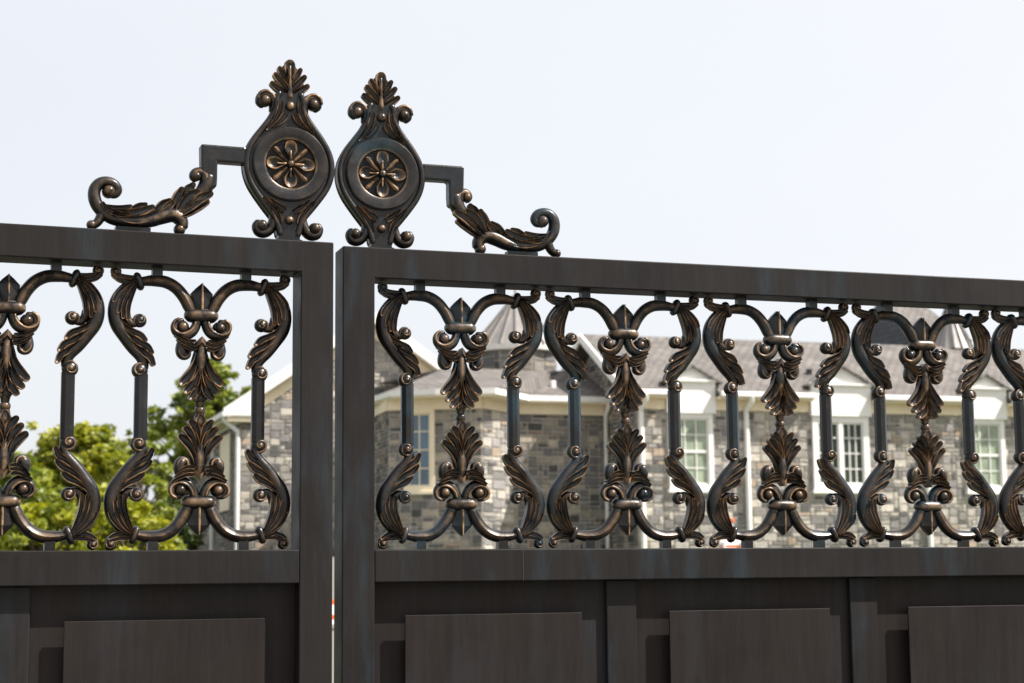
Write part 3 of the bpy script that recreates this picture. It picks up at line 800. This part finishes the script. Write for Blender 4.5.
wx = (bw[1][0] + math.cos(ang1) * px2u(404), bw[1][1] + math.sin(ang1) * px2u(404))
window(wx, ang1, px2u(435) - px2u(404), 2.62, 4.83, 1, 2, 4, M['glass_c'], case=.12, casemat=M['cream'])
def eave_run(pts, gz=GUT, dep=.42, fr=4.80, wall=None):
    """gutter along the outer line pts; soffit and frieze back to the wall line"""
    n = len(pts)
    bar3('gutter', [(p[0], p[1], gz - .07) for p in pts], .14, .15, M['white'])
    for i in range(n - 1):
        a, b = pts[i], pts[i + 1]; c, d = wall[i], wall[i + 1]
        m = MB(); q = [a, b, d, c]
        vs = [(x, y, gz - .20) for x, y in q] + [(x, y, gz - .13) for x, y in q]
        m.add(vs, [(0, 3, 2, 1), (4, 5, 6, 7), (0, 1, 5, 4), (1, 2, 6, 5), (2, 3, 7, 6), (3, 0, 4, 7)]); m.build('soffit', M['cream'], house)
        L = seglen(c, d); ux, uy = (d[0] - c[0]) / L, (d[1] - c[1]) / L; nx, ny = uy, -ux
        q = [(c[0] + nx * .09, c[1] + ny * .09), (d[0] + nx * .09, d[1] + ny * .09), d, c]
        vs = [(x, y, fr) for x, y in q] + [(x, y, gz - .201) for x, y in q]
        m = MB(); m.add(vs, [(0, 3, 2, 1), (4, 5, 6, 7), (0, 1, 5, 4), (1, 2, 6, 5), (2, 3, 7, 6), (3, 0, 4, 7)]); m.build('frieze', M['cream'], house)
be = [(-3.10, 3.73), (-2.92, 1.41), (-1.90, .71), (-.46, .15), (1.0, 1.72)]
bwe = [bw[0], bw[1], (bw[1][0] * .5 + bw[2][0] * .5, bw[1][1] * .5 + bw[2][1] * .5), bw[2], bw[3]]
eave_run(be, wall=bwe)
le = [(be[-1][0], 1.72), (A0 - .02, 1.72)]
eave_run(le, wall=[(be[-1][0] - .3, lb), (A0 - .001, lb)])
# low hip roof over bay and link
U1, U2, U3 = (-.73, 3.91), (2.7, 3.86), (4.0, 4.3)
zt = 6.26
def p3(p, z): return (p[0], p[1], z)
roof_faces('bay_roof', [
    [p3(be[0], GUT), p3(be[1], GUT), p3(U1, zt)],
    [p3(be[1], GUT), p3(be[2], GUT), p3(be[3], GUT), p3(U2, zt), p3(U1, zt)],
    [p3(be[3], GUT), p3(be[4], GUT), p3((be[4][0] + .05, 1.70), GUT), p3(U2, zt)],
    [p3((be[4][0] + .05, 1.66), GUT), (E0 + .4, 1.66, GUT), p3(U3, zt + .1), p3(U2, zt)],
    [p3(U1, zt), p3(U2, zt), (2.2, 8.05, zt), (-1.7, 8.05, zt)],
    [p3(U2, zt), p3(U3, zt + .1), (4, 8.05, zt), (2.2, 8.05, zt)]], M['shingle'], thick=.05)
for px in (537, 553):
    q = HX(px, 49.0, 386); m = MB(); m.box(q[0] - .07, q[0] + .07, q[1] - .07, q[1] + .07, 5.5, 5.80); m.build('roof_vent', M['white'], house, bevel=.02)
pipe3('downpipe', [(3.36, 1.66, 5.12), (3.36, 1.72, 4.98), (3.38, lb - .10, 4.78), (3.38, lb - .10, GZ + .05)], .06, M['white'])
# turret
tc = (1.73, 5.01); tr = 1.24
m = MB(); vs = []; fs = []; k = 8
poly = [(tc[0] + tr * math.cos(2 * math.pi * (i + .5) / k - AL), tc[1] + tr * math.sin(2 * math.pi * (i + .5) / k - AL)) for i in range(k)]
tw = solid('turret_wall', poly, 5.3, 6.90, M['mortar'])
for i in range(k):
    a, b = poly[i], poly[(i + 1) % k]
    stone_wall('stone_facing', a, b, 5.6, 6.85, tones=TONES_SHADE, parent=tw, cell=(.2, .14))
def cone(center, r, z0, z1, n, flare, mat, ribs=True, parent=house, name='turret_roof'):
    m = MB(); prof = [(r + flare, z0 - .02), (r * .86, z0 + (z1 - z0) * .16), (r * .45, z0 + (z1 - z0) * .56), (.03, z1)]
    vs = []; fs = []
    for rr, z in prof:
        for j in range(n): a = 2 * math.pi * j / n; vs.append((center[0] + rr * math.cos(a), center[1] + rr * math.sin(a), z))
    for i in range(3):
        for j in range(n): fs.append((i * n + j, i * n + (j + 1) % n, (i + 1) * n + (j + 1) % n, (i + 1) * n + j))
    fs.append(tuple(reversed(range(n)))); fs.append(tuple(3 * n + j for j in range(n)))
    m.add(vs, fs)
    for j in range(n):       # standing seams
        a = 2 * math.pi * j / n; ca, sa = math.cos(a), math.sin(a); w = .014
        q = []
        for rr, z in prof:
            q.append((rr, z))
        o = []
        for rr, z in q:
            for sgn, up in ((-1, 0), (1, 0), (1, .05), (-1, .05)):
                o.append((center[0] + ca * (rr + up) - sa * w * sgn * min(1, rr), center[1] + sa * (rr + up) + ca * w * sgn * min(1, rr), z + up * .6))
        ff = []
        for i in range(3):
            for t in range(4): ff.append((4 * i + t, 4 * i + (t + 1) % 4, 4 * i + 4 + (t + 1) % 4, 4 * i + 4 + t))
        m.add(o, ff)
    o = m.build(name, mat, parent)
    return o
tro = cone(tc, 1.32, 7.02, 8.60, 20, .06, M['copper'])
m = MB(); n = 24; vs = []
for rr, z in ((1.36, 6.86), (1.39, 7.01), (1.1, 7.01)):
    for j in range(n): a = 2 * math.pi * j / n; vs.append((tc[0] + rr * math.cos(a), tc[1] + rr * math.sin(a), z))
fs = [(i * n + j, i * n + (j + 1) % n, (i + 1) * n + (j + 1) % n, (i + 1) * n + j) for i in range(2) for j in range(n)] + [tuple(reversed(range(n)))]
m.add(vs, fs); m.build('eave_band', M['white'], tro)
m = MB(); m.v = []; vs = []; fs = []
for rr, z in ((.03, 8.50), (.05, 8.60), (.025, 8.66), (.05, 8.72), (.005, 8.88)):
    for j in range(8): a = math.pi * j / 4; vs.append((tc[0] + rr * math.cos(a), tc[1] + rr * math.sin(a), z))
fs = [(i * 8 + j, i * 8 + (j + 1) % 8, (i + 1) * 8 + (j + 1) % 8, (i + 1) * 8 + j) for i in range(4) for j in range(8)]
m.add(vs, fs); m.build('spike', M['copper'], tro)

# --- front-facing stone gable at the left, b = GB
GB = 8.1; ga, gl, gr = -1.97, -6.40, 2.46; gz = 8.32
wl, wr = -5.90, 2.0
slope = (gz - GUT) / (ga - gl)
m = MB(); m.prism([(wl, GZ - .3), (wr, GZ - .3), (wr, GUT - .1 + (gr - wr) * slope), (ga, gz - .12), (wl, GUT - .1 + (wl - gl) * slope)], GB, GB + 11.9); m.build('wall_core', M['mortar'], house)
stone_wall('stone_facing', (wl, GB), (wr, GB), GZ - .1, gz - .4, top=lambda u: GUT - .34 + slope * ((wl + u - gl) if wl + u < ga else (gr - wl - u)))
sw = 11.3
stone_wall('stone_facing', (wl, GB + sw), (wl, GB), GZ - .1, 4.95, tones=TONES_SHADE)
roof_faces('roof', [[(gl, GB - .35, GUT), (gl, GB + 12.2, GUT), (ga, GB + 12.2, gz), (ga, GB - .35, gz)],
                    [(gr, GB + 12.2, GUT), (gr, GB - .35, GUT), (ga, GB - .35, gz), (ga, GB + 12.2, gz)]], M['shingle'], thick=.1)
for sx, ex in ((gl, -1), (gr, 1)):
    bar3('rake_board', [(sx, GB - .38, GUT - .06), (ga, GB - .38, gz - .06)], .07, .30, M['white'])
    bar3('rake_soffit', [(sx - ex * .1, GB - .16, GUT - .20), (ga, GB - .16, gz - .24)], .32, .05, M['cream'])
    bar3('rake_frieze', [(sx - ex * .5, GB - .045, GUT - .36 + .5 * slope - .1), (ga, GB - .045, gz - .46)], .07, .26, M['cream'])
# eave return, gutter and downpipe on the shaded left side
m = MB(); m.prism([(gl, GUT - .14), (gl, GUT + .04), (gl + 1.05, GUT + .04 + 1.05 * slope - .3), (gl + 1.05, GUT - .14)], GB - .42, GB - .05); m.build('eave_return', M['white'], house)
m = MB(); m.box(gl + .05, gl + 1.0, GB - .36, GB, GUT - .30, GUT - .141); m.build('eave_return', M['cream'], house)
m = MB(); m.box(gl - .10, gl + .04, GB - .42, GB + sw + .3, GUT - .16, GUT - .01); m.build('gutter', M['white'], house)
m = MB(); m.box(gl + .04, wl, GB - .30, GB + sw, GUT - .24, GUT - .165); m.build('soffit', M['cream'], house)
m = MB(); m.box(wl - .08, wl, GB, GB + sw, 4.95, GUT - .24); m.build('frieze', M['white'], house)
pipe3('downpipe', [(gl - .03, GB - .2, 5.15), (gl - .03, GB - .2, 5.02), (wl - .10, GB - .10, 4.7), (wl - .10, GB - .10, 4.5), (wl - .10, GB - .10, GZ + .05)], .07, M['white'])
for q in (5.0, 10.7): pipe3('downpipe', [(gl - .03, GB + q, 5.15), (gl - .03, GB + q, 4.98), (wl - .10, GB + q + .05, 4.7), (wl - .10, GB + q + .05, GZ + .05)], .07, M['white'])
m = MB(); m.box(wl - .07, wl - .036, GB + 1.7, GB + 3.7, 2.45, 4.80); m.build('shutter', M['cream'], house)
# rear roofs seen past the gable
def zy(py, d): return at(230, py, d).z - HZ
q0, q1 = HX(224, 66), HX(262, 67); z0, z1 = zy(408, 66), zy(392, 68)
roof_faces('roof', [[(q0[0], q0[1], z0), (q1[0], q1[1], z0), (q1[0], q1[1] + 2.5, z1), (q0[0] + .3, q0[1] + 2.5, z1)]], M['shingle'])
solid('wall_core', [(q0[0] + .3, q0[1] + .3), (q1[0], q1[1] + .3), (q1[0], q1[1] + 3), (q0[0] + .3, q0[1] + 3)], GZ - .3, z0 - .05, M['stone_grey'])
q0, q1 = HX(206, 66), HX(226, 66.5); z0, z1 = zy(418, 66), zy(406, 68)
roof_faces('roof', [[(q0[0], q0[1], z0), (q1[0], q1[1], z0), (q1[0], q1[1] + 1.5, z1), (q0[0] + .4, q0[1] + 1.5, z1)]], M['shingle'])

# --- taller hipped block behind the wing at the right
# footprint corners at eave level, hip apexes on the ridge
hx, hy = 15.84, 6.47; ez = 7.83; rz_ = 9.75; hw_, hd_ = 2.5, 5.0
e1, e2, e3, e4 = (hx, hy, ez), (hx + hw_, hy, ez), (hx + hw_, hy + hd_, ez), (hx, hy + hd_, ez)
r1, r2 = (hx + .40, hy + hd_ / 2, rz_), (hx + 1.75, hy + hd_ / 2, rz_)
roof_faces('roof', [[e1, e2, r2, r1], [e2, e3, r2], [e3, e4, r1, r2], ], M['shingle'], thick=.08)
roof_faces('roof', [[e4, e1, r1]], M['hip_shade_vent_dark'], thick=.08)  # left hip face: its shade is painted in with the darker shingle
solid('wall_core', [(hx + .15, hy + .15), (hx + hw_ - .15, hy + .15), (hx + hw_ - .15, hy + hd_ - .15), (hx + .15, hy + hd_ - .15)], GZ - .3, ez - .05, M['stone_grey'])
cc = (15.44, 3.44); zc0 = 7.20
cone(cc, .66, zc0, zc0 + 1.45, 16, .03, M['copper'])
solid('turret_wall', [(cc[0] + .60 * math.cos(i * math.pi / 6), cc[1] + .60 * math.sin(i * math.pi / 6)) for i in range(12)], 5.6, zc0 + .02, M['white'])

# ------------------------------------------------------------------ trees and shrubs
def leaves_mesh(name, clumps, count, size, mat, parent, seed, tone_h=(0, 1)):
    rnd = random.Random(seed); vs = []; fs = []; tn = []
    tot = sum(c[3] ** 2.2 for c in clumps)
    for cx, cy, cz, cr in clumps:
        base = rnd.uniform(.15, .85)
        for _ in range(int(count * cr ** 2.2 / tot)):
            while True:
                a, b, c = (rnd.uniform(-1, 1) for _ in range(3)); q = a * a + b * b + c * c
                if q < 1 and q > .12 * rnd.random(): break
            x, y, z = cx + a * cr, cy + b * cr, cz + c * cr * .8
            s = size * rnd.uniform(.6, 1.3)
            u = Vector((rnd.gauss(0, 1), rnd.gauss(0, 1), rnd.gauss(0, .7))).normalized()
            w = u.cross(Vector((rnd.gauss(0, 1), rnd.gauss(0, 1), rnd.gauss(0, 1)))).normalized()
            o = len(vs); P = Vector((x, y, z))
            vs += [tuple(P - u * s), tuple(P - w * s * .42), tuple(P + u * s), tuple(P + w * s * .42)]
            fs.append((o, o + 1, o + 2, o + 3)); t = min(1, max(0, base + rnd.gauss(0, .2))); tn += [t] * 4
    m = MB(); m.add(vs, fs); o = m.build(name, mat, parent)
    a = o.data.attributes.new('tone', 'FLOAT', 'POINT'); a.data.foreach_set('value', tn)
    return o
def limb(m, p, q, r0, r1, k=6):
    p, q = Vector(p), Vector(q); t = (q - p).normalized(); s = t.cross(Vector((.2, .9, .1))).normalized(); v = s.cross(t)
    mid = (p + q) / 2 + Vector((random.uniform(-1, 1), random.uniform(-1, 1), random.uniform(-.3, .3))) * (q - p).length * .07
    vs = []
    for c, r in ((p, r0), (mid, (r0 + r1) / 2), (q, r1)):
        for j in range(k): a = 2 * math.pi * j / k; vs.append(tuple(c + s * math.cos(a) * r + v * math.sin(a) * r))
    m.add(vs, [(i * k + j, i * k + (j + 1) % k, (i + 1) * k + (j + 1) % k, (i + 1) * k + j) for i in range(2) for j in range(k)] + [tuple(range(k)), tuple(2 * k + j for j in reversed(range(k)))])
def tree(name, px, d, top_y, halfw_px, label, cat, mat, seed, clumps_n, count, size, low=.15, airy=1.0, group=None, clump=.3, shape=1.0):
    rnd = random.Random(seed); random.seed(seed)
    g = gh(d); top = at(px, top_y, d); x = at(px, 540, d).x; ht = top.z - g; hw = halfw_px / FOC * d
    root = empty(name, (x, d, g)); tag(root, label, cat, group)
    cl = []; m = MB()
    limb(m, (0, 0, -.1), (0, 0, ht * .45), ht * .03 + .03, ht * .02 + .02, 8); limb(m, (0, 0, ht * .44), (rnd.uniform(-.2, .2), 0, ht * .85), ht * .02 + .02, .02, 8)
    for i in range(clumps_n):
        f = (i + .5) / clumps_n; z = ht * (low + (1 - low) * f ** .9)
        env = math.sin(math.pi * min(1, (.18 + .82 * f) ** shape)) ** .6 if f < 1 else .2
        a = rnd.uniform(0, 2 * math.pi); rr = hw * env * math.sqrt(rnd.random()) * .95
        cr = hw * clump * rnd.uniform(.65, 1.25) * airy
        z = min(z, ht - cr * .8)
        c = (rr * math.cos(a), rr * math.sin(a), z, cr); cl.append(c)
        limb(m, (0, 0, z * rnd.uniform(.45, .7)), (c[0], c[1], z), .03 + ht * .004, .012, 5)
        # sub-clumps that break the outline
        for _ in range(2):
            cl.append((c[0] + rnd.gauss(0, cr * .8), c[1] + rnd.gauss(0, cr * .8), min(ht, c[2] + rnd.gauss(0, cr * .7)), cr * rnd.uniform(.3, .55)))
    m.build('trunk', M['bark'], root, True)
    leaves_mesh('crown', cl, count, size, mat, root, seed + 5)
    return root
tree('small_tree', 80, 33, 426, 70, 'bright yellow-green bushy tree in the middle of the left trees', 'tree', M['leaf_yellow'], 3, 62, 12500, .085, low=.12, clump=.20)
tree('small_tree', 8, 31, 458, 55, 'dark green bushy tree at the far left edge behind the gate', 'tree', M['leaf_green'], 4, 46, 9500, .085, low=.10, clump=.22)
tree('shrub', 40, 26, 503, 62, 'low yellow-green shrub in front of the leftmost trees', 'shrub', M['leaf_yellow'], 7, 34, 8500, .07, low=.15, clump=.24)
tree('shrub', 128, 27, 500, 48, 'low lime green shrub between the left trees and the tall airy tree', 'shrub', M['leaf_yellow'], 9, 32, 7500, .07, low=.15, clump=.24)
tree('small_tree', 140, 40, 440, 42, 'slim pale green tree between the bushy tree and the tall airy tree', 'tree', M['leaf_green'], 12, 40, 3800, .10, low=.2, clump=.13)
tree('tall_tree', 205, 62, 360, 98, 'tall airy tree with open branches left of the house gable', 'tree', M['leaf_green'], 21, 130, 11000, .14, low=.10, clump=.085, shape=.5)
tree('tall_tree', 262, 74, 384, 34, 'round-topped green tree rising behind the left roof of the house', 'tree', M['leaf_green'], 25, 22, 6000, .18, low=.3, clump=.3)
tree('shrub', 160, 30, 505, 28, 'rightmost green shrub, just left of the shaded side wall of the house', 'shrub', M['leaf_green'], 31, 16, 6000, .075, low=.15, clump=.34)
tree('dark_tree', 40, 44, 470, 80, 'dark leafy tree deep behind the yellow-green bushy trees', 'tree', M['leaf_dark'], 41, 24, 9000, .13, low=.05, clump=.34)
tree('dark_tree', 148, 52, 500, 42, 'dark low tree behind the foot of the tall airy tree', 'tree', M['leaf_dark'], 43, 18, 6000, .14, low=.05, clump=.34)

# ------------------------------------------------------------------ orange site barrier by the wing, traffic cone in the driveway
def barrier(px, d, label, lamp):
    x = at(px, 560, d).x
    br = empty('site_barrier', (x, d, gh(d) + .004), AL); tag(br, label, 'barrier', 'orange and white site barriers')
    for z0, z1, mt in ((.36, .43, 'orange'), (.22, .3599, 'reflect'), (.15, .2199, 'orange'), (.09, .1499, 'reflect')):
        m = MB(); m.box(-.32, .32, -.02, .02, z0, z1); m.build('board', M[mt], br)
    for s in (-1, 1):
        m = MB(); m.box(s * .26 - .02, s * .26 + .02, -.16, -.021, 0, .30); m.box(s * .26 - .02, s * .26 + .02, -.021, .021, 0, .09); m.box(s * .26 - .02, s * .26 + .02, .021, .16, 0, .30)
        m.build('foot', M['reflect'], br)
    if lamp:
        m = MB(); m.box(.03, .055, -.012, .012, .43, .80); m.build('lamp_post', M['reflect'], br)
        m = MB(); tube(m, [(.042, .80, .04), (.042, .84, .055), (.042, .89, .04)], n=8, k=12, ry=.6, ridge=0); m.build('lamp', M['orange'], br, True)
barrier(732, 45, 'orange and white barrier with an orange lamp on top, near the sunlit stone wall', True)
barrier(330, 25, 'striped orange and white barrier seen through the gap between the gate leaves', False)

# ------------------------------------------------------------------ light, sky, camera
to_sun = Vector((22.5, -4.4, 0)).normalized() * math.cos(R(48.5)) + Vector((0, 0, math.sin(R(48.5))))
s = bpy.data.lights.new('sun', 'SUN'); s.energy = 5.0; s.angle = R(.6); s.color = (1, .955, .89)
so = bpy.data.objects.new('sun', s); COL.objects.link(so); so.rotation_euler = to_sun.to_track_quat('Z', 'Y').to_euler()
w = bpy.data.worlds.new('World'); sc.world = w; w.use_nodes = True; nt = w.node_tree
bg = nt.nodes['Background']; sky = nt.nodes.new('ShaderNodeTexSky'); sky.sky_type = 'NISHITA'; sky.sun_disc = False
sky.sun_elevation = R(48.5); sky.sun_rotation = math.atan2(to_sun.x, to_sun.y)
sky.air_density = 1.0; sky.dust_density = 3.0; sky.ozone_density = 1.0
veil = nt.nodes.new('ShaderNodeMix'); veil.data_type = 'RGBA'; veil.inputs[0].default_value = .72
# thin bright cloud veil over the whole sky, brighter towards the sun, with faint streaks
tc_ = nt.nodes.new('ShaderNodeTexCoord'); dp_ = nt.nodes.new('ShaderNodeVectorMath'); dp_.operation = 'DOT_PRODUCT'
nt.links.new(tc_.outputs['Generated'], dp_.inputs[0]); dp_.inputs[1].default_value = to_sun
mr_ = nt.nodes.new('ShaderNodeMapRange'); mr_.inputs['From Min'].default_value = -.25; mr_.inputs['From Max'].default_value = .55
nt.links.new(dp_.outputs['Value'], mr_.inputs['Value'])
wn = nt.nodes.new('ShaderNodeTexNoise'); wn.inputs['Scale'].default_value = 2.2; wn.inputs['Detail'].default_value = 4; wn.inputs['Roughness'].default_value = .5
wm = nt.nodes.new('ShaderNodeMapping'); wm.inputs['Scale'].default_value = (1, 1, 3.5); nt.links.new(tc_.outputs['Generated'], wm.inputs[0]); nt.links.new(wm.outputs[0], wn.inputs['Vector'])
fac = math_(nt, 'ADD', mr_.outputs[0], math_(nt, 'MULTIPLY', math_(nt, 'SUBTRACT', wn.outputs[0], .5), .5), True)
vc = mixc(nt, fac, (8.35, 8.5, 8.85), (9.9, 9.9, 9.95)); nt.links.new(vc, veil.inputs[7])
nt.links.new(sky.outputs[0], veil.inputs[6]); nt.links.new(veil.outputs[2], bg.inputs[0]); bg.inputs[1].default_value = .066
cam = bpy.data.cameras.new('camera'); co = bpy.data.objects.new('camera', cam); COL.objects.link(co)
co.matrix_world = Matrix(((VR.x, VU.x, -VF.x, CAM.x), (VR.y, VU.y, -VF.y, CAM.y), (VR.z, VU.z, -VF.z, CAM.z), (0, 0, 0, 1)))
cam.lens = FOC / 1024 * 36; cam.sensor_width = 36; cam.sensor_fit = 'HORIZONTAL'
cam.clip_start = .05; cam.clip_end = 2000
cam.dof.use_dof = True; cam.dof.focus_distance = 3.55; cam.dof.aperture_fstop = 9.0
sc.camera = co
sc.view_settings.view_transform = 'Standard'; sc.view_settings.look = 'None'; sc.view_settings.exposure = .93; sc.view_settings.gamma = 1
sc.render.film_transparent = False
